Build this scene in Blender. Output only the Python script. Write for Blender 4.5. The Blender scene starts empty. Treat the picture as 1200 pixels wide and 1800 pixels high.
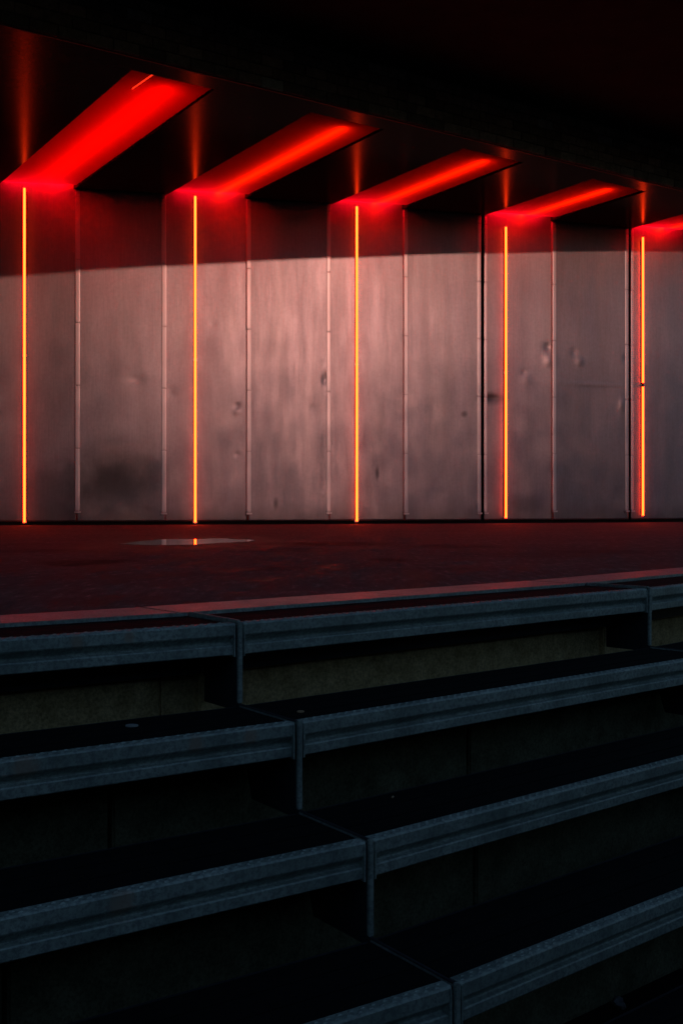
import bpy, bmesh, math, random
from mathutils import Vector, noise

# ------------------------------------------------------------------ camera, sky, sun, exposure
SC = bpy.context.scene
COL = SC.collection
CAM_Z = 0.5            # eye height above the stage floor (stage floor is z = 0)
FPX, HORIZON, CX = 2000.0, 885.0, 600.0

cam_data = bpy.data.cameras.new('camera')
cam = bpy.data.objects.new('camera', cam_data)
COL.objects.link(cam)
cam.location = (0, 0, CAM_Z)
cam.rotation_euler = (math.radians(90), 0, 0)
cam_data.sensor_fit = 'VERTICAL'
cam_data.sensor_height = 36.0
cam_data.lens = 40.0
cam_data.shift_y = -15.0 / 1800.0
cam_data.clip_end = 2000
SC.camera = cam

SUN_ELEV = math.radians(8.5)
SUN_AZ = math.radians(27.0)         # sun stands behind the viewer, to the right
TO_SUN = Vector((math.sin(SUN_AZ) * math.cos(SUN_ELEV), -math.cos(SUN_AZ) * math.cos(SUN_ELEV), math.sin(SUN_ELEV)))

world = bpy.data.worlds.new('World')
SC.world = world
world.use_nodes = True
wn = world.node_tree
sky = wn.nodes.new('ShaderNodeTexSky')
sky.sky_type = 'NISHITA'
sky.sun_disc = False
sky.sun_elevation = SUN_ELEV
sky.sun_rotation = math.atan2(TO_SUN.x, TO_SUN.y)
sky.ozone_density = 2.2
sky.air_density = 1.0
sky.dust_density = 0.0
wn.links.new(sky.outputs[0], wn.nodes['Background'].inputs[0])
wn.nodes['Background'].inputs[1].default_value = 0.09

sun_data = bpy.data.lights.new('sun', 'SUN')
sun_data.energy = 0.95
sun_data.color = (1.0, 0.45, 0.33)
sun_data.angle = math.radians(0.4)
sun = bpy.data.objects.new('sun', sun_data)
COL.objects.link(sun)
sun.rotation_euler = TO_SUN.to_track_quat('Z', 'Y').to_euler()
sun.location = (20, -40, 30)

SC.view_settings.view_transform = 'Standard'
SC.view_settings.look = 'None'
SC.view_settings.exposure = -0.4
SC.view_settings.gamma = 1.0
SC.view_settings.use_curve_mapping = False
SC.render.engine = 'CYCLES'
SC.cycles.use_denoising = True
SC.cycles.max_bounces = 5
SC.cycles.use_adaptive_sampling = True
SC.cycles.adaptive_threshold = 0.02
SC.cycles.sample_clamp_indirect = 6.0

LED_WALL = 31.0
LED_BAY = 70.0
LED_ADDED_WASH = 170.0
LED_COLOR = (1.0, 0.030, 0.0034)
BAY_COLOR = (1.0, 0.0062, 0.0001)
ADDED_WASH_COLOR = (1.0, 0.001, 0.012)

rnd = random.Random(7)


# ------------------------------------------------------------------ measuring helpers
def at(x, y, z):
    """Point on the level z that the survey sight (x, y) meets."""
    d = FPX * (z - CAM_Z) / (HORIZON - y)
    return Vector(((x - CX) * d / FPX, d, z))

WALL_H = 7.8
def wall_y(X):
    u = X / WALL_H - 0.0465
    return WALL_H * (3.578 + 0.2667 * u + 0.053 * u * u)

def wall_at(x):
    k = (x - CX) / FPX
    lo, hi = 5.0, 80.0
    for _ in range(60):
        m = (lo + hi) / 2
        if wall_y(k * m) > m: lo = m
        else: hi = m
    return Vector((k * m, m, 0))

def wall_z(x, y):
    return CAM_Z + (HORIZON - y) * wall_at(x).y / FPX

def isect(p, d, q, e):
    """Plan intersection of p+t d and q+s e."""
    den = d.x * e.y - d.y * e.x
    t = ((q.x - p.x) * e.y - (q.y - p.y) * e.x) / den
    return Vector((p.x + t * d.x, p.y + t * d.y, 0))


# ------------------------------------------------------------------ mesh helpers
class MB:
    def __init__(self):
        self.v, self.f = [], []
    def hexa(self, bottom, top):
        n = len(self.v); k = len(bottom)
        self.v += [tuple(p) for p in bottom] + [tuple(p) for p in top]
        self.f.append(tuple(n + i for i in reversed(range(k))))
        self.f.append(tuple(n + k + i for i in range(k)))
        for i in range(k):
            j = (i + 1) % k
            self.f.append((n + i, n + j, n + k + j, n + k + i))
        return self
    def prism(self, pts, z0, z1):
        return self.hexa([(p[0], p[1], z0) for p in pts], [(p[0], p[1], z1) for p in pts])
    def box(self, x0, x1, y0, y1, z0, z1):
        return self.prism([(x0, y0), (x1, y0), (x1, y1), (x0, y1)], z0, z1)
    def extrude(self, prof, x0, x1):
        """Closed profile of (y, z) pushed along local x."""
        return self.hexa([(x0, y, z) for y, z in prof], [(x1, y, z) for y, z in prof])
    def tube(self, a, b, r, n=10):
        a, b = Vector(a), Vector(b)
        d = (b - a).normalized()
        u = d.cross(Vector((0, 0, 1)))
        if u.length < 1e-3: u = Vector((1, 0, 0))
        u.normalize(); w = d.cross(u)
        ring = [u * math.cos(2 * math.pi * i / n) * r + w * math.sin(2 * math.pi * i / n) * r for i in range(n)]
        return self.hexa([a + q for q in ring], [b + q for q in ring])
    def mesh(self, name, material, smooth=False, bevel=0.0):
        me = bpy.data.meshes.new(name)
        me.from_pydata(self.v, [], self.f)
        bm = bmesh.new(); bm.from_mesh(me)
        bmesh.ops.recalc_face_normals(bm, faces=bm.faces)
        if bevel > 0:
            bmesh.ops.bevel(bm, geom=list(bm.edges), offset=bevel, segments=2, affect='EDGES', clamp_overlap=True)
        for f in bm.faces: f.smooth = smooth
        bm.to_mesh(me); bm.free()
        me.materials.append(material)
        return me
    def build(self, name, material, parent=None, smooth=False, bevel=0.0):
        return link(name, self.mesh(name, material, smooth, bevel), parent)

def link(name, data, parent=None):
    o = bpy.data.objects.new(name, data)
    COL.objects.link(o)
    if parent is not None: o.parent = parent
    return o

def empty(name, loc=(0, 0, 0), rz=0.0):
    o = link(name, None)
    o.location = loc
    o.rotation_euler = (0, 0, rz)
    o.empty_display_size = 0.2
    return o

def tag(o, label=None, cat=None, group=None, kind=None):
    if label: o['label'] = label
    if cat: o['category'] = cat
    if group: o['group'] = group
    if kind: o['kind'] = kind
    return o


# ------------------------------------------------------------------ materials
class NT:
    def __init__(self, name):
        self.m = bpy.data.materials.new(name)
        self.m.use_nodes = True
        self.t = self.m.node_tree
        self.b = self.t.nodes['Principled BSDF']
        self.geo = self.t.nodes.new('ShaderNodeNewGeometry')
        self.cache = {}
    def n(self, kind, **kw):
        o = self.t.nodes.new(kind)
        for k, v in kw.items():
            if isinstance(k, str) and hasattr(o, k): setattr(o, k, v)
        return o
    def l(self, a, b): self.t.links.new(a, b)
    def pos(self, scale=(1, 1, 1)):
        m = self.n('ShaderNodeMapping'); m.inputs['Scale'].default_value = scale
        self.l(self.geo.outputs['Position'], m.inputs['Vector'])
        return m.outputs[0]
    def noise(self, scale, detail=4, rough=0.55, stretch=(1, 1, 1), distort=0.0):
        key = (scale, detail, rough, stretch, distort)
        if key in self.cache: return self.cache[key]
        x = self.n('ShaderNodeTexNoise')
        x.inputs['Scale'].default_value = scale; x.inputs['Detail'].default_value = detail
        x.inputs['Roughness'].default_value = rough; x.inputs['Distortion'].default_value = distort
        self.l(self.pos(stretch), x.inputs['Vector'])
        self.cache[key] = x.outputs['Fac']
        return x.outputs['Fac']
    def ramp(self, fac, stops):
        r = self.n('ShaderNodeValToRGB')
        e = r.color_ramp.elements
        while len(e) < len(stops): e.new(0.5)
        for el, (p, c) in zip(e, stops):
            el.position = p
            el.color = (c, c, c, 1) if isinstance(c, (int, float)) else (*c, 1)
        self.l(fac, r.inputs[0])
        return r.outputs[0]
    def mix(self, fac, a, b, blend='MIX'):
        x = self.n('ShaderNodeMix', data_type='RGBA', blend_type=blend)
        for s, v in ((x.inputs[0], fac), (x.inputs[6], a), (x.inputs[7], b)):
            if hasattr(v, 'links') or hasattr(v, 'is_linked'): self.l(v, s)
            elif isinstance(v, (int, float)): s.default_value = v if s.type == 'VALUE' else (v, v, v, 1)
            else: s.default_value = (*v, 1)
        return x.outputs[2]
    def math(self, op, a, b=0.0, clamp=False):
        x = self.n('ShaderNodeMath', operation=op); x.use_clamp = clamp
        for s, v in ((x.inputs[0], a), (x.inputs[1], b)):
            if isinstance(v, (int, float)): s.default_value = v
            else: self.l(v, s)
        return x.outputs[0]
    def spot(self, p, radii, edge=0.35, wob=0.5, wob_scale=3.0):
        """1 inside an uneven patch of the surface round the world point p, 0 outside."""
        s = self.n('ShaderNodeVectorMath', operation='SUBTRACT'); s.inputs[1].default_value = p
        self.l(self.geo.outputs['Position'], s.inputs[0])
        d = self.n('ShaderNodeVectorMath', operation='DIVIDE'); d.inputs[1].default_value = radii
        self.l(s.outputs[0], d.inputs[0])
        ln = self.n('ShaderNodeVectorMath', operation='LENGTH'); self.l(d.outputs[0], ln.inputs[0])
        nz = self.noise(wob_scale, 3)
        a = self.math('ADD', ln.outputs['Value'], self.math('MULTIPLY', self.math('SUBTRACT', nz, 0.5), wob * 2))
        mr = self.n('ShaderNodeMapRange', interpolation_type='SMOOTHSTEP')
        mr.inputs[1].default_value = 1 + edge; mr.inputs[2].default_value = 1 - edge
        self.l(a, mr.inputs[0])
        return mr.outputs[0]
    def rand(self):
        return self.n('ShaderNodeObjectInfo').outputs['Random']
    def bump(self, h, strength, dist=0.01):
        b = self.n('ShaderNodeBump'); b.inputs['Strength'].default_value = strength; b.inputs['Distance'].default_value = dist
        self.l(h, b.inputs['Height']); self.l(b.outputs[0], self.b.inputs['Normal'])
    def set(self, **kw):
        for k, v in kw.items():
            s = self.b.inputs[k.replace('_', ' ')]
            if hasattr(v, 'is_linked') and not isinstance(v, (int, float, tuple)): self.l(v, s)
            elif isinstance(v, tuple): s.default_value = (*v, 1)
            else: s.default_value = v
        return self.m

def mat_wall_metal(trim=False):
    k = NT('weathered_metal_trim' if trim else 'weathered_metal_sheet')
    cloud = k.noise(0.55, 5, 0.6)
    drip = k.noise(2.2, 5, 0.65, (1, 1, 0.12))
    fine = k.noise(14, 4, 0.6)
    brush = k.noise(38, 4, 0.7, (1, 1, 0.05))
    base = k.ramp(cloud, [(0.3, (0.335, 0.308, 0.355)), (0.5, (0.38, 0.35, 0.40)), (0.72, (0.425, 0.392, 0.435))])
    base = k.mix(k.ramp(drip, [(0.40, 0.0), (0.8, 0.5)]), base, (0.25, 0.235, 0.24))
    base = k.mix(k.ramp(fine, [(0.3, 0.22), (0.6, 0.0)]), base, (0.2, 0.18, 0.17))
    base = k.mix(k.ramp(brush, [(0.35, 0.28), (0.6, 0.0)]), base, (0.22, 0.20, 0.215))
    if trim: base = k.mix(0.7, base, (0.70, 0.66, 0.70))
    if not trim:
        tone = k.ramp(k.rand(), [(0.0, 0.84), (1.0, 1.06)])
        base = k.mix(1.0, base, tone, 'MULTIPLY')
        for (x, y, rx, rz, amount) in ((208, 850, 1.0, 0.8, 0.78), (90, 870, 0.8, 0.6, 0.45), (862, 700, 0.30, 0.13, 0.85),
                                       (485, 885, 0.05, 0.12, 0.7), (663, 833, 0.04, 0.16, 0.7), (815, 728, 0.07, 0.07, 0.6),
                                       (480, 610, 0.35, 0.3, 0.2), (920, 885, 0.5, 0.22, 0.4), (190, 850, 0.35, 0.35, 0.4)):
            w = wall_at(x)
            sp = k.spot((w.x, w.y, wall_z(x, y)), (rx, 1.2, rz), 0.8, 0.35, 2.4)
            base = k.mix(k.math('MULTIPLY', sp, amount), base, (0.055, 0.055, 0.06))
        # uneven darker band along the foot of the sheets
        sep = k.n('ShaderNodeSeparateXYZ'); k.l(k.geo.outputs['Position'], sep.inputs[0])
        foot = k.math('SUBTRACT', k.math('ADD', 0.30, k.math('MULTIPLY', k.noise(3.5, 5), 0.5)), sep.outputs[2], True)
        base = k.mix(k.math('MULTIPLY', foot, 1.1, True), base, (0.12, 0.105, 0.095))
    rough = k.ramp(k.noise(3.0, 5, 0.65, (1, 1, 0.12)), [(0.3, 0.37), (0.7, 0.45)])
    k.bump(k.math('ADD', k.noise(2.0, 3, 0.5, (1, 1, 0.5)), k.math('MULTIPLY', k.noise(40, 3), 0.05)), 0.05, 0.012)
    return k.set(Base_Color=base, Metallic=0.78, Roughness=rough)

def mat_galv():
    k = NT('galvanised_steel')
    cloud = k.noise(5, 6, 0.65)
    spangle = k.noise(60, 3, 0.7)
    base = k.ramp(cloud, [(0.3, (0.24, 0.295, 0.265)), (0.52, (0.40, 0.465, 0.425)), (0.72, (0.54, 0.61, 0.565))])
    base = k.mix(k.ramp(spangle, [(0.38, 0.8), (0.58, 0.0)]), base, (0.20, 0.225, 0.225))
    drip = k.noise(9, 5, 0.7, (1, 1, 0.15))
    base = k.mix(k.ramp(drip, [(0.52, 0.0), (0.72, 0.45)]), base, (0.13, 0.15, 0.145))
    rust = k.noise(2.3, 5, 0.7)
    base = k.mix(k.ramp(rust, [(0.60, 0.0), (0.72, 0.3)]), base, (0.26, 0.23, 0.18))
    for (p, r, a) in RUST:
        base = k.mix(k.math('MULTIPLY', k.spot(p, r, 0.5, 0.6, 25), a), base, (0.42, 0.31, 0.24))
    k.bump(k.noise(45, 4, 0.6), 0.12, 0.004)
    return k.set(Base_Color=base, Metallic=0.35, Roughness=k.ramp(cloud, [(0.3, 0.48), (0.7, 0.66)]))

def mat_plain(name, c0, c1, rough, metal=0.0, scale=3.0, bump=0.0, spec=0.5, fine=30, dist=0.01, per_object=0.0):
    k = NT(name)
    base = k.ramp(k.noise(scale, 6, 0.65), [(0.3, c0), (0.7, c1)])
    if per_object:
        base = k.mix(1.0, base, k.ramp(k.rand(), [(0, 1 - per_object), (1, 1 + per_object)]), 'MULTIPLY')
    if bump > .4: base = k.mix(1.0, base, k.ramp(k.noise(fine * 1.3, 4, 0.75), [(0.36, 0.55), (0.6, 1.12)]), 'MULTIPLY')
    if bump: k.bump(k.math('ADD', k.noise(fine, 5, 0.65), k.math('MULTIPLY', k.noise(fine * 0.2, 3), 0.6)), bump, dist)
    k.b.inputs['Specular IOR Level'].default_value = spec
    return k.set(Base_Color=base, Metallic=metal, Roughness=rough)

def mat_floor():
    k = NT('worn_asphalt')
    big = k.noise(0.6, 6, 0.65)
    fine = k.noise(45, 4, 0.7)
    base = k.ramp(big, [(0.3, (0.060, 0.058, 0.058)), (0.55, (0.095, 0.090, 0.089)), (0.75, (0.120, 0.114, 0.112))])
    grit = k.noise(16, 4, 0.75, (1, .22, 1))
    base = k.mix(k.ramp(grit, [(0.35, 0.7), (0.55, 0.0)]), base, (0.030, 0.029, 0.029))
    base = k.mix(k.ramp(grit, [(0.56, 0.0), (0.70, 0.75)]), base, (0.26, 0.25, 0.255))
    base = k.mix(k.ramp(fine, [(0.62, 0.0), (0.8, 0.5)]), base, (0.16, 0.15, 0.145))
    mid = k.noise(3.0, 6, 0.75, (1, .32, 1))
    base = k.mix(k.ramp(mid, [(0.38, 0.9), (0.52, 0.0)]), base, (0.016, 0.015, 0.015))
    base = k.mix(k.ramp(mid, [(0.56, 0.0), (0.72, 0.5)]), base, (0.13, 0.125, 0.122))
    for (x, y, rx, ry, a) in ((155, 988, 0.36, 0.5, 1.0), (125, 992, 0.2, 0.3, 0.9), (575, 956, 0.8, 0.7, 0.9), (683, 984, 0.16, 0.3, 1.0),
                              (60, 968, 0.5, 0.5, 0.5), (480, 1000, 0.3, 0.25, 0.5), (790, 960, 0.6, 0.6, 0.6), (1050, 970, 0.6, 0.5, 0.5), (800, 1000, 0.35, 0.2, 0.4),
                              (520, 967, 0.5, 0.5, 0.5), (900, 975, 0.6, 0.5, 0.35), (345, 1010, 0.5, 0.25, 0.3)):
        p = at(x, y, 0)
        sp = k.spot(tuple(p), (rx, ry, 1), 0.45, 0.7, 3.5)
        base = k.mix(k.math('MULTIPLY', sp, a), base, (0.012, 0.011, 0.011))
    k.bump(k.math('ADD', fine, k.math('MULTIPLY', k.noise(6, 4), 1.5)), 0.6, 0.008)
    k.b.inputs['Specular IOR Level'].default_value = 0.3
    pc = at(322, 953, 0)
    damp = k.spot((pc.x, pc.y, 0), (1.35, 3.0, 1), 0.3, 0.6, 1.3)
    base = k.mix(k.math('MULTIPLY', damp, .7), base, (0.014, 0.013, 0.013))
    rough = k.mix(k.math('MULTIPLY', damp, .5), k.ramp(mid, [(0.35, 0.6), (0.65, 0.9)]), 0.5)
    return k.set(Base_Color=base, Roughness=rough)

def mat_emit(name, color, strength):
    k = NT(name)
    k.b.inputs['Base Color'].default_value = (0.3, 0.02, 0.01, 1)
    k.b.inputs['Roughness'].default_value = 0.4
    k.b.inputs['Emission Color'].default_value = (*color, 1)
    k.b.inputs['Emission Strength'].default_value = strength
    return k.m

# ------------------------------------------------------------------ plan of the tiers (needed by stain positions too)
STEP, H1 = 0.3405, 0.5
ROWS = 5
def row_z(k): return CAM_Z - (H1 + STEP * k)          # k = 0 is the top tier, level with the stage
def dirv(deg): return Vector((math.cos(math.radians(deg)), math.sin(math.radians(deg)), 0))
def finv(deg): return Vector((math.sin(math.radians(deg)), -math.cos(math.radians(deg)), 0))
T_DEPTH = 0.468
J1 = at(421, 1095, 0)
SEG_A = [35.0, 40.8, 46.6, 52.4]                       # running direction of each run of benches, from the one by the viewer's left
FIN_A = [28.4, 34.2, 40.0, 45.8, 51.6]
SEG_L = 2.95
fin_pts = {}                                            # fin_pts[j][k] : front corner of tier k at joint j
fin_pts[1] = [J1 + finv(FIN_A[1]) * T_DEPTH * k for k in range(ROWS + 1)]
def next_fin(j):
    p0 = fin_pts[j - 1][0] + dirv(SEG_A[j - 1]) * SEG_L
    fin_pts[j] = [isect(fin_pts[j - 1][k], dirv(SEG_A[j - 1]), p0, finv(FIN_A[j])) for k in range(ROWS + 1)]
for j in (2, 3): next_fin(j)
p0 = fin_pts[1][0] - dirv(SEG_A[0]) * SEG_L
fin_pts[0] = [isect(fin_pts[1][k], dirv(SEG_A[0]), p0, finv(FIN_A[0])) for k in range(ROWS + 1)]
SEGS = 3

RUST = []
for (x, y, r) in ((345, 1310, 0.022), (135, 1128, 0.02), (440, 1296, 0.02), (45, 1352, 0.03), (215, 1592, 0.03), (228, 1120, 0.015)):
    # patch on the front board of the tier it shows on
    for k in range(ROWS):
        a, b = fin_pts[0][k], fin_pts[1][k]
        t = (b - a).normalized(); kx = (x - CX) / FPX
        # meet of the sight with the front plane in plan
        s = isect(Vector((0, 0, 0)), Vector((kx, 1, 0)), a, t)
        z = CAM_Z + (HORIZON - y) * s.y / FPX
        if row_z(k) - 0.14 < z < row_z(k) + 0.01:
            RUST.append(((s.x, s.y, z), (r * 1.3, r * 1.3, r * 1.6), 0.75))
            break

M = {}
M['wall'] = mat_wall_metal()
M['trim'] = mat_wall_metal(True)
M['galv'] = mat_galv()
M['tread'] = mat_plain('dark_seat_and_ledge_shade', (0.005, 0.005, 0.006), (0.010, 0.010, 0.011), 0.9, 0, 20, 0.3, 0.12, 120, 0.003)  # near-black seats; the ledge sheets reuse it in place of shade
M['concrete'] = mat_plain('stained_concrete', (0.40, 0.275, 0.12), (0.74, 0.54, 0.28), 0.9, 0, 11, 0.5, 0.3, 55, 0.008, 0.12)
M['kerb'] = mat_plain('edge_concrete', (0.26, 0.22, 0.21), (0.48, 0.41, 0.39), 0.45, 0, 6, 0.45, 0.6, 50, 0.006, 0.05)
M['floor'] = mat_floor()
M['soffit'] = mat_plain('dark_soffit_sheet', (0.006, 0.006, 0.007), (0.010, 0.010, 0.012), 0.20, 0.0, 2, 0.04, 0.013, 6, 0.01, 0.1)
M['trough'] = mat_plain('pale_trough_sheet', (0.42, 0.42, 0.42), (0.55, 0.54, 0.53), 0.33, 0.75, 2, 0.10, 0.5, 4, 0.02)
M['brick'] = mat_plain('dark_brick', (0.16, 0.12, 0.10), (0.34, 0.25, 0.21), 0.9, 0, 8, 0.5, 0.2, 40, 0.01, 0.35)
M['pale_brick'] = mat_plain('limed_brick', (0.25, 0.23, 0.21), (0.45, 0.42, 0.4), 0.9, 0, 10, 0.5, 0.2, 40, 0.01, 0.2)
M['mortar'] = mat_plain('grey_mortar', (0.08, 0.075, 0.07), (0.14, 0.13, 0.12), 0.95, 0, 8, 0.3, 0.2)
M['deck'] = mat_plain('sooty_deck_concrete', (0.012, 0.013, 0.015), (0.024, 0.025, 0.027), 0.9, 0, 1.5, 0.4, 0.2, 10, 0.02)
M['black'] = mat_plain('black_rail', (0.008, 0.008, 0.008), (0.014, 0.014, 0.014), 0.8, 0, 3, 0, 0.2)
M['ground'] = mat_plain('ground_and_shade_bank', (0.03, 0.035, 0.02), (0.07, 0.07, 0.045), 0.95, 0, 0.4, 0.4, 0.2, 3, 0.05)
M['led_wall'] = mat_emit('lit_wall_tube', LED_COLOR, LED_WALL)
M['led_bay'] = mat_emit('lit_ceiling_tube', BAY_COLOR, LED_BAY)
k = NT('red_diffuser_sheet')
k.t.nodes.remove(k.b)
tl = k.n('ShaderNodeBsdfTranslucent'); tl.inputs[0].default_value = (0.75, 0.70, 0.68, 1)
df = k.n('ShaderNodeBsdfDiffuse'); df.inputs[0].default_value = (0.05, 0.02, 0.02, 1)
mx = k.n('ShaderNodeMixShader'); mx.inputs[0].default_value = 0.75
k.l(df.outputs[0], mx.inputs[1]); k.l(tl.outputs[0], mx.inputs[2])
k.l(mx.outputs[0], k.t.nodes['Material Output'].inputs[0])
M['diffuser'] = k.m
M['scrap'] = mat_plain('grey_scrap', (0.10, 0.10, 0.11), (0.18, 0.18, 0.19), 0.7, 0, 50)
M['led_end'] = mat_emit('lit_tube_end', (1.0, 0.03, 0.008), 1.6)
M['navy'] = mat_plain('dark_steel_plate_shade', (0.020, 0.022, 0.030), (0.035, 0.038, 0.048), 0.6, 0, 12, 0.1, 0.3)  # also holds the shaded look of the divider plates' sides
M['shade_bark'] = mat_plain('shade_bark', (0.04, 0.032, 0.025), (0.09, 0.075, 0.06), 0.9, 0, 9, 0.5, 0.2)
M['leaf'] = mat_plain('shade_leaves', (0.03, 0.05, 0.015), (0.07, 0.10, 0.03), 0.6, 0, 2, 0, 0.3)
M['led_wide'] = mat_emit('lit_first_ceiling_tube', (1.0, 0.0008, 0.0001), 85.0)
M['led_added_wash'] = mat_emit('lit_added_wash_tube', ADDED_WASH_COLOR, LED_ADDED_WASH)
M['shaded'] = mat_plain('shaded_concrete', (0.08, 0.085, 0.05), (0.22, 0.21, 0.13), 0.92, 0, 6, 0.5, 0.2, 55, 0.008, 0.15)  # darker copy of the concrete, lower tiers' shade put into its colour
M['paper'] = mat_plain('dirty_paper', (0.45, 0.40, 0.37), (0.65, 0.60, 0.56), 0.8, 0, 60)
M['filter'] = mat_plain('cigarette_filter', (0.50, 0.30, 0.17), (0.60, 0.38, 0.22), 0.8, 0, 90)
M['cap'] = mat_plain('scuffed_tin', (0.35, 0.36, 0.37), (0.5, 0.5, 0.5), 0.5, 0.3, 60)
k = NT('still_water')
k.b.inputs['Specular IOR Level'].default_value = 0.6
M['water'] = k.set(Base_Color=(0.012, 0.011, 0.011), Roughness=0.02)

# ------------------------------------------------------------------ ground, with an added unseen bank that blocks the low sun
def terrain():
    N = 64
    xs = [-600, -300, -150, -90, -60, -45] + [-40 + 4 * i for i in range(26)] + [75, 100, 150, 300, 600]
    ys = [-600, -300, -150, -100, -80] + [-70 + 2.5 * i for i in range(22)] + [-14.5 + 0.75 * i for i in range(19)] + [2, 8, 16, 30, 50, 80, 150, 300, 600]
    GZ = row_z(ROWS) - 0.02
    sx, sy = math.sin(SUN_AZ), -math.cos(SUN_AZ)
    v, f = [], []
    for y in ys:
        for x in xs:
            d = x * sx + y * sy                     # distance towards the low sun
            e = max(0, min(1, (d - 26) / 14)); back = max(0, min(1, (70 - d) / 16))
            e = e * e * (3 - 2 * e) * (back * back * (3 - 2 * back))
            e1 = max(0, min(1, (d - 2.2) / 3.2)); e1 = e1 * e1 * (3 - 2 * e1) * (1 - e)  # added rise close behind the camera, shades the lower tiers
            h = e1 * (3.1 - GZ + 0.25 * noise.noise(Vector((x * 0.5, y * 0.5, 4)))) * max(0, min(1, (70 - d) / 20)) + e * (SHADE_BANK_H - GZ + 0.5 * noise.noise(Vector((x * 0.11, y * 0.11, 0))))
            v.append((x, y, GZ + h))
    w = len(xs)
    for r in range(len(ys) - 1):
        for c in range(w - 1):
            i = r * w + c
            f.append((i, i + 1, i + w + 1, i + w))
    m = MB(); m.v, m.f = v, f
    o = m.build('ground', M['ground'], smooth=True)
    tag(o, 'rough earth ground with an unseen bank added to block the low sun', kind='structure')
SHADE_BANK_H = 8.0
terrain()

# unseen trees added on the bank to fade the sun down the wall
def shade_treeline():
    tl = empty('shade_treeline'); tag(tl, 'unseen thin trees added on the bank to fade the sunlight', kind='stuff')
    sd = Vector((math.sin(SUN_AZ), -math.cos(SUN_AZ), 0)); pd = Vector((math.cos(SUN_AZ), math.sin(SUN_AZ), 0))
    tr = random.Random(21)
    wood, leaf = MB(), MB()
    def add_leaf(p, h):
        u = Vector((tr.gauss(0, 1), tr.gauss(0, 1), tr.gauss(0, 1))).normalized()
        w = u.cross(Vector((tr.gauss(0, 1), tr.gauss(0, 1), tr.gauss(0, 1)))).normalized()
        n0 = len(leaf.v)
        leaf.v += [tuple(p - u * h * 1.4), tuple(p + w * h), tuple(p + u * h * 1.4), tuple(p - w * h)]
        leaf.f.append((n0, n0 + 1, n0 + 2, n0 + 3))
    for i in range(-16, 26):
        c = sd * (44 + tr.uniform(-2, 2)) + pd * (-3 + 3.0 * i + tr.uniform(-.8, .8))
        lit = 0 <= i < 12
        top = (14.8 if lit else 19.0) + tr.uniform(-.8, .8)
        wood.tube((c.x, c.y, 6.0), (c.x + tr.uniform(-.2, .2), c.y, top - 3.5), .05, 7)
        for b in range(9):
            z = 9 + b * .5; a = tr.uniform(0, 6.28); L = 1.7 * (1 - b * .06)
            wood.tube((c.x, c.y, z), (c.x + L * math.cos(a), c.y + L * math.sin(a), z + .9), .012, 5)
        for q in range(0 if lit else 900):
            f = tr.random() ** 1.1
            z = 8.2 + (top - 8.2) * f
            rad = 2.6 * math.sqrt(tr.random()) * (1 - .45 * f)
            a = tr.uniform(0, 6.28)
            add_leaf(Vector((c.x + rad * math.cos(a), c.y + rad * math.sin(a), z)), tr.uniform(.15, .25))
    # added leaf screen, even and thinning upwards, that grades the sun
    for q in range(300000):
        t, f = (q * 0.7548776662) % 1.0, (q * 0.5698402910) % 1.0
        if tr.random() > (1 - f) ** 1.15: continue
        p = sd * (44 + tr.uniform(-2.5, 2.5)) + pd * (-4.5 + 36 * t)
        p.z = 8.0 + 7.2 * f + .5 * noise.noise(Vector((t * 14, 0, 1.5)))
        add_leaf(p, tr.uniform(.028, .042))
    wood.build('shade_branches', M['shade_bark'], tl)
    me = bpy.data.meshes.new('shade_foliage'); me.from_pydata(leaf.v, [], leaf.f); me.materials.append(M['leaf'])
    link('shade_foliage', me, tl)
shade_treeline()

# ------------------------------------------------------------------ stage floor, kerb, puddle
KERB_BACK = []
def offset_poly(off, extra=8.0):
    """Front polyline of the top tier pushed back by off (plan)."""
    lines = []
    for s in range(SEGS):
        d = dirv(SEG_A[s]); n = Vector((-d.y, d.x, 0))
        lines.append((fin_pts[s][0] + n * off, d))
    pts = [lines[0][0] - lines[0][1] * extra]
    for i in range(len(lines) - 1):
        pts.append(isect(lines[i][0], lines[i][1], lines[i + 1][0], lines[i + 1][1]))
    d = dirv(SEG_A[SEGS - 1]); n = Vector((-d.y, d.x, 0))
    pts.append(fin_pts[SEGS][0] + n * off + d * extra)
    return pts

K0, K1 = T_DEPTH + 0.02, T_DEPTH + 0.40
front, back = offset_poly(K0), offset_poly(K1)
kerb = empty('kerb'); tag(kerb, 'pale concrete edging along the front of the stage', kind='structure')
for s in range(len(front) - 1):
    L = (front[s + 1] - front[s]).length
    n = max(1, round(L / 1.5))
    for i in range(n):
        a0, a1 = i / n, (i + 1) / n
        g = 0.003 / L
        q = [front[s].lerp(front[s + 1], a0 + g), front[s].lerp(front[s + 1], a1 - g), back[s].lerp(back[s + 1], a1 - g), back[s].lerp(back[s + 1], a0 + g)]
        MB().prism(q, -0.16, 0.004 + 0.002 * rnd.random()).build('edging_slab', M['kerb'], kerb, bevel=0.006)
fl = offset_poly(K1 + 0.004, 18.0)
floor_poly = [(p.x, p.y) for p in fl] + [(36, 46), (-36, 46), (-40, -6)]
o = MB().prism(floor_poly, -0.30, 0.0).build('stage_floor', M['floor'])
tag(o, 'dark asphalt stage floor with puddle', kind='structure')

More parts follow.
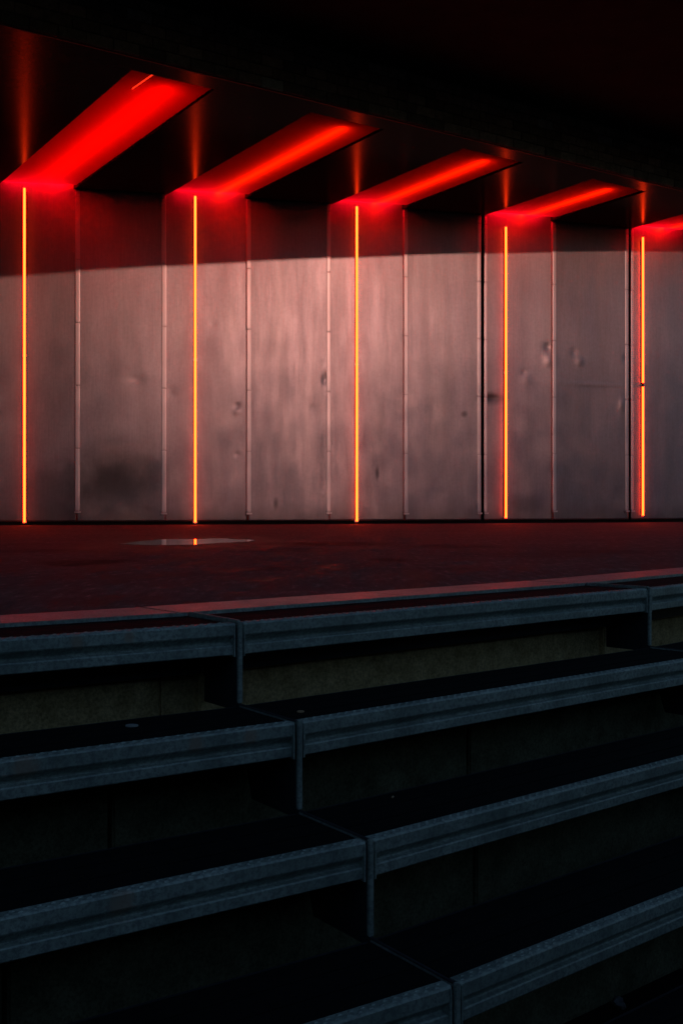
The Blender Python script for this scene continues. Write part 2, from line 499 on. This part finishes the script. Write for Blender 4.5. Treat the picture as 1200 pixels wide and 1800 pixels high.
# puddle outline from its rim
rim = []
for i in range(90):
    a = 2 * math.pi * i / 90
    wob = 1 + 0.30 * noise.noise(Vector((2.2 * math.cos(a), 2.2 * math.sin(a), 0.4))) + 0.10 * noise.noise(Vector((7 * math.cos(a), 7 * math.sin(a), 3.4)))
    x = 325 + 116 * math.cos(a) * (1 + .4 * (wob - 1))
    y = 953.0 - 3.4 * math.cos(a) + 5.0 * math.copysign(abs(math.sin(a)) ** 1.5, math.sin(a)) * wob
    rim.append(at(x, y, 0))
m = MB(); m.prism([(p.x, p.y) for p in rim], 0.0015, 0.004)
tag(m.build('puddle', M['water']), 'shallow rain puddle mirroring the second light strip on the stage floor', 'puddle')

# ------------------------------------------------------------------ metal sheet wall
seam_px = [-10, 135, 290, 435, 578, 710, 845, 970, 1103, 1210]
seams = [wall_at(x) for x in seam_px]
def along(p, dx):
    X = p.x + dx
    return Vector((X, wall_y(X), 0))
for _ in range(5): seams.insert(0, along(seams[0], -1.9))
for _ in range(5): seams.append(along(seams[-1], 1.82))
FIRST = 5                                        # index of the sheet that carries the first light strip

DENTS = [(962, 610, -.030, .10, .10), (964, 634, .028, .13, .14), (1006, 620, -.014, .09, .10), (1016, 636, .020, .10, .10), (920, 655, -.014, .07, .06), (926, 668, .010, .12, .12),
         (570, 668, -.034, .07, .12), (574, 650, .016, .06, .08), (417, 713, -.026, .06, .05), (417, 724, .014, .08, .05), (417, 799, -.014, .06, .05),
         (555, 770, .012, .25, .4), (240, 668, -.014, .22, .10), (862, 700, -.030, .22, .07), (300, 690, -.010, .12, .12), (375, 570, -.010, .08, .05), (548, 717, -.012, .06, .06),
         (1090, 712, .022, .09, .16), (1096, 630, -.022, .06, .10), (205, 850, -.030, .7, .5), (566, 632, .016, .03, .03), (566, 870, .014, .03, .03), (663, 833, -.010, .04, .12),
         (940, 700, .014, .5, .5), (700, 590, .010, .12, .16), (1040, 676, .012, .9, .04), (60, 700, -.012, .8, .7), (640, 820, .010, .4, .4)]
DENTS = [(wall_at(x), wall_z(x, y), d, rx, rz) for x, y, d, rx, rz in DENTS]

wall = empty('metal_wall', (0, 0, 0))
tag(wall, 'curved back wall of tall dented grey metal sheets behind the stage', 'wall')
GAP_AT = (FIRST + 6, FIRST + 8)                  # the two open black joints
FOOT = 0.075
PROUD = 0.050                                    # every other sheet stands forward of the ones with the lights
for i in range(len(seams) - 1):
    a, b = seams[i].copy(), seams[i + 1].copy()
    d = (b - a).normalized(); n = Vector((d.y, -d.x, 0))        # towards the viewer
    if i in GAP_AT: a = a + d * 0.075
    if i + 1 in GAP_AT: b = b - d * 0.03
    L = (b - a).length
    near = FIRST - 2 <= i <= FIRST + 10
    nu, nv = (50, 170) if near else (6, 12)
    tilt, twist, bow = rnd.uniform(-.010, .010), rnd.uniform(-.012, .012), rnd.uniform(-.012, .016)
    setb = 0.0 if (i - FIRST) % 2 == 0 else PROUD
    m = MB()
    for r in range(nv + 1):
        z = FOOT + (WALL_H + (0.43 if (i - FIRST) % 2 == 0 else 0.0) - FOOT) * r / nv
        for c in range(nu + 1):
            t = c / nu
            p = a.lerp(b, t)
            w = math.sin(math.pi * t)
            off = setb + tilt * (t - .5) + twist * (r / nv - .5) + bow * w
            off += 0.004 * w * noise.noise(Vector((p.x * .8, 3.7 * i, z * .55))) + 0.0025 * w * noise.noise(Vector((p.x * 2.2, 9.1 * i, z * 1.6)))
            for (dw, dz, dep, rx, rz) in DENTS:
                e = ((p - dw).dot(d) / rx) ** 2 + ((z - dz) / rz) ** 2
                if e < 9: off += 0.6 * dep * math.exp(-e)
            q = p + n * off
            m.v.append((q.x, q.y, z))
    wd = nu + 1
    for r in range(nv):
        for c in range(nu):
            k0 = r * wd + c
            m.f.append((k0, k0 + 1, k0 + wd + 1, k0 + wd))
    o = m.build('sheet', M['wall'], wall, smooth=True)
    if setb > 0:
        for e, sg in ((a, 1), (b, -1)):
            MB().prism([e + n * .0, e + d * sg * .012 + n * .0, e + d * sg * .012 + n * (PROUD - .016), e + n * (PROUD - .016)], FOOT, WALL_H - .01).build('return_plate', M['trim'], wall)
    md = o.modifiers.new('thickness', 'SOLIDIFY'); md.thickness = 0.012; md.offset = -1

# cover strips over the joints, in short lengths
def trim_piece(pos, d, n, z0, z1, w, proud, shift=0.0):
    c = pos + d * shift
    prof = [(-w / 2, -.055), (w / 2, -.055), (w / 2 - .006, proud * .7), (w / 2 - .022, proud), (-w / 2 + .022, proud), (-w / 2 + .006, proud * .7)]
    m = MB()
    pts = [c + d * x + n * (y + 0.014) for x, y in prof]
    pinch = [c + d * x * .97 + n * (y * .8 + 0.013) for x, y in prof]
    e = 0.03
    levels = [(z0, pinch), (z0 + e, pts), (z1 - e, pts), (z1, pinch)]
    for z, ps in levels: m.v += [(p.x, p.y, z) for p in ps]
    kk = len(prof)
    m.f.append(tuple(reversed(range(kk)))); m.f.append(tuple(range(3 * kk, 4 * kk)))
    for r in range(3):
        for j in range(kk):
            jj = (j + 1) % kk
            m.f.append((r * kk + j, r * kk + jj, (r + 1) * kk + jj, (r + 1) * kk + j))
    return m.build('cover_strip', M['trim'], wall, bevel=0.004)
for i in range(FIRST - 1, FIRST + 12):
    if not 0 < i < len(seams) - 1: continue
    d = (seams[i + 1] - seams[i - 1]).normalized(); n = Vector((d.y, -d.x, 0))
    first = 0.30 + rnd.uniform(-.03, .03)
    left_of_light = (i - FIRST) % 2 == 0
    if i in GAP_AT: shifts = ((-0.080, 0.11, PROUD), (0.125, 0.09, 0.0))
    elif left_of_light: shifts = ((-0.025, 0.115, PROUD),)
    else: shifts = ((0.025, 0.115, PROUD),)
    for sh, w, out in shifts:
        z = first
        while z < WALL_H - 0.05:
            z1 = min(z + 1.46, WALL_H - 0.02)
            trim_piece(seams[i] + n * out, d, n, z + .004, z1 - .004, w, 0.008, sh + rnd.uniform(-.004, .004))
            z = z1
        # bent clip that ends the strip above the floor
        c = seams[i] + d * sh + n * out
        q = [c - d * w * .62 + n * .004, c + d * w * .62 + n * .004, c + d * w * .62 + n * .06, c - d * w * .62 + n * .06]
        MB().prism(q, first - .045, first - .005).build('clip', M['trim'], wall, bevel=0.006)
# black rail in the shadow gap under the sheets, backing behind the joints
m = MB(); back_m = MB()
for i in range(len(seams) - 1):
    a, b = seams[i], seams[i + 1]
    d = (b - a).normalized(); n = Vector((d.y, -d.x, 0))
    m.prism([a - n * .06, b - n * .06, b - n * .16, a - n * .16], 0.0, FOOT + .05)
    back_m.prism([a - n * .17, b - n * .17, b - n * .4, a - n * .4], 0.0, WALL_H + 1.5)
m.build('foot_rail', M['black'], wall)
back_m.build('backing', M['black'], wall)

# ------------------------------------------------------------------ light strips on the wall
strip_px = [(44, 332, 919), (343, 346, 919), (626, 364, 917), (887, 400, 911), (1127, 418, 907)]
strip_label = ['orange light strip on the wall nearest the photo\'s left edge', 'orange wall light strip standing behind the puddle\'s bright glint',
               'middle one of the five orange wall light strips', 'fourth orange wall light strip, just past the first black joint',
               'orange wall light strip broken by a dark gap halfway up']
for i, (x, y0, y1) in enumerate(strip_px):
    w = wall_at(x); e = 0.05
    d = Vector((1, (wall_y(w.x + e) - wall_y(w.x - e)) / (2 * e), 0)).normalized(); n = Vector((d.y, -d.x, 0))
    zt, zb = wall_z(x, y0), wall_z(x, y1)
    t = empty('light_strip', (w.x, w.y, zb))
    tag(t, strip_label[i], 'light', 'vertical light strips on the metal wall')
    ctr = n * 0.055
    parts = [(zb, zt)]
    if i == 4:
        zg = wall_z(x, 677); parts = [(zb, zg - .05), (zg + .05, zt)]
    q = [-d * .035 + n * .02, d * .035 + n * .02, d * .035 + n * .045, -d * .035 + n * .045]
    MB().prism(q, 0, zt - zb).build('channel', M['black'], t)
    for (p0_, p1_) in parts:
        MB().tube((ctr.x, ctr.y, p0_ - zb + .01), (ctr.x, ctr.y, p1_ - zb), 0.027, 12).build('tube', M['led_wall'], t, smooth=False)
    for zc_ in [zz for zz in (0.02, (zt - zb) * .5, zt - zb - .05)]:
        if i == 4 and abs(zc_ - (zt - zb) * .5) < .01: zc_ = zg - zb
        MB().prism([ctr - d * .05 - n * .035, ctr + d * .05 - n * .035, ctr + d * .05 - n * .02, ctr - d * .05 - n * .02], zc_ - .03, zc_ + .03).build('clip', M['trim'], t)

# ------------------------------------------------------------------ ceiling with lit troughs
ZC = WALL_H
BAY = finv(32.0)                                  # running direction of the troughs, wall towards viewer
fas0, fas1 = at(0, 37, ZC), at(1200, 332, ZC)
fas_d = (fas1 - fas0).normalized()
fas_n = Vector((-fas_d.y, fas_d.x, 0))            # away from the viewer
q0 = at(370, 155, ZC)
qoff = (q0 - fas0).dot(fas_n)
def to_q(p): return isect(p, BAY, fas0 + fas_n * qoff, fas_d)
def to_f(p, off=0.0): return isect(p, BAY, fas0 + fas_n * off, fas_d)
ceiling = empty('ceiling'); tag(ceiling, 'dark sheet ceiling with lit troughs', kind='structure')
bay_edges = []
for b in range(5):
    i = FIRST + 2 * b
    l = seams[i] + Vector((0.08, 0, 0)); r = seams[i + 1] - Vector((0.06, 0, 0))
    l.y, r.y = wall_y(l.x), wall_y(r.x)
    bay_edges.append((l, r))
WB = Vector((0, -0.03, 0))
# dark sheets between the troughs
lim = [seams[0]] + [p for lr in bay_edges for p in lr] + [seams[-1]]
for i in range(0, len(lim), 2):
    a, b = lim[i] + WB, lim[i + 1] + WB
    # sheets follow the wall's curve; long ones are split in two
    n = max(1, round((b - a).length / 2.2))
    for s in range(n):
        p = a.lerp(b, s / n); q = a.lerp(b, (s + 1) / n)
        if 0 < s: p.y = wall_y(p.x) - .03
        if s + 1 < n: q.y = wall_y(q.x) - .03
        g = Vector((0.003, 0, 0))
        if s > 0: p = p + g
        if s + 1 < n: q = q - g
        MB().prism([to_q(p), to_q(q), q, p], ZC - 0.004, ZC + 0.08).build('ceiling_sheet', M['soffit'], ceiling)
# edge strip between trough ends and the masonry
e0, e1 = fas0 - fas_d * 14, fas1 + fas_d * 14
MB().prism([e0 + fas_n * .06, e1 + fas_n * .06, e1 + fas_n * (qoff - .004), e0 + fas_n * (qoff - .004)], ZC - 0.008, ZC + 0.05).build('edge_sheet', M['soffit'], ceiling)
MB().prism([e0 + fas_n * .02, e1 + fas_n * .02, e1 + fas_n * .055, e0 + fas_n * .055], ZC - 0.045, ZC + 0.05).build('edge_angle', M['navy'], ceiling)
# slab over everything
MB().prism([e0 + fas_n * .35, e1 + fas_n * .35, Vector((34, 48, 0)), Vector((-36, 40, 0))], ZC + 0.62, ZC + 1.1).build('slab', M['black'], ceiling)

bay_label = ['wide saturated red ceiling trough closest to the viewer, thin lit line at its end', 'second glowing red ceiling trough, above the strip behind the puddle',
             'middle glowing red ceiling trough of the row of five', 'fourth red ceiling trough, reaching the edge beam near the fifth strip',
             'red ceiling trough cut by the photo\'s right edge']
DEEP = 0.42
TUBE_AT = (0.55, 0.62, 0.60, 0.58, 0.58)
TUBE_UP = (0.20, 0.085, 0.085, 0.08, 0.08)
for b, (l, r) in enumerate(bay_edges):
    t = empty('recessed_light', (r.x, r.y, ZC))
    tag(t, bay_label[b], 'light', 'lit troughs in the ceiling')
    o = Vector((r.x, r.y, 0))
    wl, wr = l + WB * 0.2, r + WB * 0.2
    ql, qr = to_q(wl), to_q(wr)
    def P(p): return p - o
    z0, z1 = 0.055, DEEP
    gl, gr = wl + BAY * .22, wr + BAY * .22
    MB().prism([P(ql), P(qr), P(gr), P(gl)], z0 - .005, z0).build('diffuser', M['diffuser'], t)
    MB().prism([P(ql), P(qr), P(wr), P(wl)], z1, z1 + .02).build('reflector', M['black'], t)
    th = Vector((.02, 0, 0))
    MB().prism([P(ql) - th, P(ql), P(wl), P(wl) - th], z0 + .004, z1).build('side_plate', M['black'], t)
    MB().prism([P(qr), P(qr) + th, P(wr) + th, P(wr)], z0 + .004, z1).build('side_plate', M['black'], t)
    bk = BAY * .02
    MB().prism([P(ql) + bk, P(qr) + bk, P(qr), P(ql)], z0 + .004, z1).build('end_plate', M['black'], t)
    tb = wl.lerp(wr, TUBE_AT[b]); te = to_q(tb)
    a, c = P(tb) + BAY * .06, P(te) - BAY * .5
    MB().tube((a.x, a.y, z0 + TUBE_UP[b]), (c.x, c.y, z0 + TUBE_UP[b]), .03, 10).build('tube', M['led_wide' if b == 0 else 'led_bay'], t)
    wa, wb_ = P(wl.lerp(wr, .1)), P(wl.lerp(wr, .9))
    off_ = Vector((0, -.13, 0))
    MB().tube((wa + off_) + Vector((0, 0, .26)), (wb_ + off_) + Vector((0, 0, .26)), .025, 8).build('added_wash_tube', M['led_added_wash'], t)  # unseen tube added to strengthen the red glow on the wall top
    if b == 0:
        s0, s1 = at(233, 156, ZC + .02), at(271, 129.5, ZC + .02)
        MB().tube(s0 - o - Vector((0, 0, ZC)), s1 - o - Vector((0, 0, ZC)), .014, 8).build('tube_end', M['led_end'], t)

# ------------------------------------------------------------------ masonry edge beam over the stage opening
lintel = empty('edge_beam', tuple(fas0))
tag(lintel, 'long dark masonry beam running over the stage opening', 'beam')
BL, BH, RN = 0.46, 0.19, 5
LIN_H = BH * RN
core = MB().prism([P_ - fas0 for P_ in (e0 + fas_n * .02, e1 + fas_n * .02, e1 + fas_n * .34, e0 + fas_n * .34)], 0.055, LIN_H + .2)
core.build('mortar_core', M['mortar'], lintel)
bm_ = MB().box(0, BL - .014, -.05, .02, 0, BH - .014)
brick_me = [bm_.mesh('brick', M['brick'], bevel=.006), MB().box(0, BL - .014, -.042, .02, 0, BH - .014).mesh('brick', M['pale_brick'], bevel=.006)]
ang = math.atan2(fas_d.y, fas_d.x)
for r in range(RN):
    for c in range(-6, 44):
        x = (c + (.5 if r % 2 else 0)) * BL
        pale = rnd.random() < .025
        o = link('brick', brick_me[1 if pale else 0], lintel)
        p = fas_d * x + fas_n * (0.02 + rnd.uniform(-.006, .006))
        o.location = (p.x, p.y, r * BH - .02)
        o.rotation_euler = (0, rnd.uniform(-.004, .004), ang + rnd.uniform(-.006, .006))
        o.scale = (1, 1, rnd.uniform(.98, 1.0))

# ------------------------------------------------------------------ bridge deck overhead (its open side lets the low sun in under it)
DZ = ZC + LIN_H + 0.03
def deck_edge(x, y):
    """Plan point of the deck's open edge that throws the shade line to wall sight (x, y)."""
    w = wall_at(x); z = wall_z(x, y)
    t = (DZ - .35 - z) / math.tan(SUN_ELEV)
    return Vector((w.x + math.sin(SUN_AZ) * t, w.y - math.cos(SUN_AZ) * t, 0))
ea, eb = deck_edge(0, 488), deck_edge(1200, 443)
ed = (eb - ea).normalized(); en = Vector((-ed.y, ed.x, 0))       # inwards, to the left
E0, E1 = ea - ed * 30, eb + ed * 22
deck = empty('bridge_deck', (0, 0, DZ)); tag(deck, 'broad black bridge deck filling the top of the picture', 'bridge')
inner0, inner1 = fas0 - fas_d * 40, fas1 + fas_d * 30
MB().prism([E0 + en * .4, E1 + en * .4, inner1 + fas_n * .3, inner0 + fas_n * .3 + Vector((-20, 0, 0)), Vector((-60, -45, 0))], 0, .9).build('slab', M['deck'], deck)
MB().prism([E0, E1, E1 + en * .38, E0 + en * .38], -.35, 1.9).build('edge_girder', M['deck'], deck)
# unseen wall added to keep sky light out at the far left
MB().prism([Vector((-34, -40, 0)), Vector((-33, -40, 0)), Vector((-27, 30, 0)), Vector((-28, 30, 0))], -DZ - 2.0, 0).build('sky_block_wall', M['deck'], deck)

# ------------------------------------------------------------------ concrete terrace under the benches
terrace = empty('terrace'); tag(terrace, 'stepped concrete under the benches', kind='structure')
SPLIT = {(0, 0): 283, (0, 1): 1000, (1, 0): 195, (1, 1): 823, (2, 1): 835}
for k in range(ROWS + 1):
    for s in range(SEGS):
        kk = min(k, ROWS)
        a, b = fin_pts[s][kk], fin_pts[s + 1][kk]
        d = (b - a).normalized(); n = Vector((-d.y, d.x, 0))
        set_back = (0.40 if k else 0.30) if k < ROWS else 0.05
        f0, f1 = a + n * set_back, b + n * set_back
        cut = 0.62
        if (k, s) in SPLIT:
            kx = (SPLIT[(k, s)] - CX) / FPX
            h = isect(Vector((0, 0, 0)), Vector((kx, 1, 0)), f0, d)
            cut = max(.05, min(.95, (h - f0).length / (f1 - f0).length * (1 if (h - f0).dot(d) > 0 else 0)))
        top = row_z(k) - 0.245 if k < ROWS else row_z(ROWS) - .01
        bot = row_z(k) - STEP - 0.52
        for (u0, u1, extra) in ((0.0, cut - .003, 0), (cut + .003, 1.0, 0.035 if (k, s) in ((0, 0), (0, 1)) else 0.0)):
            p, q = f0.lerp(f1, u0) + n * extra, f0.lerp(f1, u1) + n * extra
            if k < ROWS: MB().prism([p + n * .012, q + n * .012, q + n * .54, p + n * .54], top + .002, top + .010).build('ledge_shade_sheet', M['tread'], terrace)  # dark sheet stands in for the shade on the ledge
            MB().prism([p, q, q + n * (.56 - extra), p + n * (.56 - extra)], bot, top).build('concrete_block', M['concrete' if k == 0 else 'shaded'], terrace, bevel=.008)

# ------------------------------------------------------------------ galvanised benches
row_word = ['top', 'second', 'third', 'fourth', 'lowest']
def bench_label(k, s):
    side = ['running off the photo\'s left edge', 'on the viewer\'s side right of the divider plates', 'beyond the far divider at the photo\'s right edge'][s]
    return f'{row_word[k]} tier galvanised steel bench {side}'
FH = 0.134
prof_f = [(0.010, 0.0), (0.004, -0.002), (0.0, -0.008), (0.0, -0.048), (0.003, -0.054), (0.030, -0.078), (0.032, -0.084), (0.028, -0.088), (0.012, -0.092), (0.009, -0.097), (0.009, -FH + .004), (0.012, -FH), (0.042, -FH), (0.042, -FH + .004), (0.016, -FH + .005),
          (0.014, -0.099), (0.034, -0.090), (0.037, -0.084), (0.035, -0.076), (0.008, -0.052), (0.005, -0.046), (0.006, -0.010), (0.012, -0.005), (0.048, -0.004), (0.048, 0.0)]
for k in range(ROWS):
    for s in range(SEGS):
        a, b = fin_pts[s][k], fin_pts[s + 1][k]
        d = (b - a).normalized(); L = (b - a).length
        z = row_z(k)
        t = empty('bench', (a.x, a.y, z), math.atan2(d.y, d.x))
        tag(t, bench_label(k, s), 'bench', 'galvanised benches on the terrace')
        g = 0.019
        x0, x1 = g, L - g
        MB().extrude(prof_f, x0, x1).build('front_board', M['galv'], t)
        # ends of the tread follow the divider plates
        def edge(j, kk_back, y):
            fa = fin_pts[j][k]; fd = -finv(FIN_A[j])
            lp = fa + fd * (y / max(.2, fd.dot(Vector((-d.y, d.x, 0))))) - a
            return lp.dot(d)
        ya, yb = 0.050, T_DEPTH - 0.018
        tr = MB()
        npl = 3
        for i in range(npl):
            y0 = ya + (yb - ya) * i / npl + .003; y1 = ya + (yb - ya) * (i + 1) / npl - .003
            q = [(edge(s, 0, y0) + g, y0), (edge(s + 1, 0, y0) - g, y0), (edge(s + 1, 0, y1) - g, y1), (edge(s, 0, y1) + g, y1)]
            MB().prism(q, -.05, -.004 - .001 * i).build('seat_plank', M['tread'], t, bevel=.003)
        y0, y1 = yb + .002, T_DEPTH - .008
        q = [(edge(s, 0, y0) + g, y0), (edge(s + 1, 0, y0) - g, y0), (edge(s + 1, 0, y1) - g, y1), (edge(s, 0, y1) + g, y1)]
        MB().prism(q, -.055, -.006 if k else .010).build('back_rail', M['galv'] if k == 0 else M['navy'], t, bevel=.002)
        MB().box(x0 + .02, x1 - .02, .335 if k else .235, .385 if k else .285, -.235, -.052).build('under_seat_bar', M['navy'], t)  # dark bar under the seat, above the concrete's top
        # flanges that bolt each end to the divider plate
        for xe, sg in ((x0 + .002, 1), (x1 - .002, -1)):
            q = sorted([xe, xe + sg * .006])
            MB().box(q[0], q[1], -.004, .05, -FH - .006, -.010).build('end_flange', M['galv'], t)
        # pressed anti-slip studs along the nosing
        st = MB()
        nst = int((x1 - x0) / .042)
        for i in range(nst):
            for rr in range(2):
                cx = x0 + .02 + i * .042 + rr * .021
                if cx > x1 - .02: continue
                cy = .015 + rr * .019
                n0 = len(st.v)
                for (ux, uy, uz) in ((-.010, -.005, 0), (.010, -.005, 0), (.010, .005, 0), (-.010, .005, 0), (-.005, -.002, .004), (.005, -.002, .004), (.005, .002, .004), (-.005, .002, .004)):
                    st.v.append((cx + ux, cy + uy, uz - .0005))
                for f in ((4, 5, 6, 7), (0, 1, 5, 4), (1, 2, 6, 5), (2, 3, 7, 6), (3, 0, 4, 7)):
                    st.f.append(tuple(n0 + q for q in f))
        o = st.build('nosing_studs', M['galv'], t); o['kind'] = 'stuff'

# ------------------------------------------------------------------ stepped divider plates between the benches
div_label = {1: 'stepped galvanised divider plates between benches near the picture\'s middle', 2: 'galvanised divider plates between benches by the photo\'s right edge'}
for j in (1, 2):
    t = empty('divider', (fin_pts[j][0].x, fin_pts[j][0].y, 0))
    tag(t, div_label[j], 'support', 'divider plates of the terrace')
    fd = -finv(FIN_A[j]); sd = Vector((fd.y, -fd.x, 0)); hw = .008
    o = Vector((fin_pts[j][0].x, fin_pts[j][0].y, 0))
    for k in range(ROWS):
        c = fin_pts[j][k] - o - fd * .006
        z, zb = row_z(k), row_z(k) - STEP
        deep = T_DEPTH + .006
        slant = .36 if k else .45
        pr = [(0, z + .003), (0, zb - .03), (slant, zb - .03), (deep - .005, z - .06), (deep - .005, z + .003)]
        m = MB(); m.hexa([c + fd * y - sd * hw + Vector((0, 0, zz)) for y, zz in pr], [c + fd * y + sd * hw + Vector((0, 0, zz)) for y, zz in pr])
        pl = m.build('plate', M['navy'], t, bevel=.002)  # shade of the plate's side faces put into the dark colour
        hb = hw + .003
        def bar(y0, y1, za, zz, hb=hb):
            q = [c + fd * y0 - sd * hb, c + fd * y0 + sd * hb, c + fd * y1 + sd * hb, c + fd * y1 - sd * hb]
            MB().prism(q, za, zz).build('edge_bar', M['galv'], pl, bevel=.003)
        bar(-.004, .012, zb + .006, z + .006)
        bar(.0125, deep - .012, z - .012, z + (.002 if k else .012), .009)

# ------------------------------------------------------------------ litter
def disc(name, x, y, z, r, h, mat, label, cat, sx=1.0):
    p = at(x, y, z)
    o = MB()
    n = 14
    o.prism([(r * sx * math.cos(2 * math.pi * i / n), r * math.sin(2 * math.pi * i / n)) for i in range(n)], 0, h)
    ob = o.build(name, mat, bevel=h * .25)
    ob.location = (p.x, p.y, z + .0005)
    return tag(ob, label, cat)
zt = lambda k: row_z(k) - .0045
disc('bottle_cap', 232, 1277, zt(1), .022, .006, M['cap'], 'flat pale bottle cap lying on the second tier seat', 'bottle cap', 1.15)
disc('bottle_cap', 528, 1252, zt(1), .015, .005, M['filter'], 'small rusty bottle cap on the second tier seat beside the divider', 'bottle cap')
def butt(x, y, z, rz, label, L=.045):
    p = at(x, y, z)
    t = empty('cigarette_butt', (p.x, p.y, z + .005), rz); tag(t, label, 'cigarette butt')
    MB().tube((-L / 2, 0, 0), (L * .1, 0, 0), .0045, 8).build('filter', M['filter'], t)
    MB().tube((L * .1, 0, 0), (L / 2, .001, -.0005), .0043, 8).build('paper', M['paper'], t)
zl = lambda k: row_z(k) - .234
butt(403, 1679, zl(3), .1, 'pale cigarette butt lying under the third tier, left of the divider', .05)
butt(98, 1767, zl(3), .4, 'cigarette butt near the photo\'s lower left corner', .045)
butt(690, 1403, zt(2), 1.2, 'tiny cigarette butt on the third tier seat right of the divider', .012)
# crumpled wrapper at lower right
p = at(1088, 1771, zl(4))
bm = bmesh.new(); bmesh.ops.create_icosphere(bm, subdivisions=2, radius=.028)
for v in bm.verts:
    v.co *= 1 + .7 * noise.noise(v.co * 45); v.co.z = max(v.co.z * .9 + .018, 0)
me = bpy.data.meshes.new('wrapper'); bm.to_mesh(me); bm.free(); me.materials.append(M['scrap'])
o = link('wrapper', me); o.location = (p.x, p.y, p.z + .001)
tag(o, 'crumpled pale paper wrapper near the lower right corner', 'wrapper')
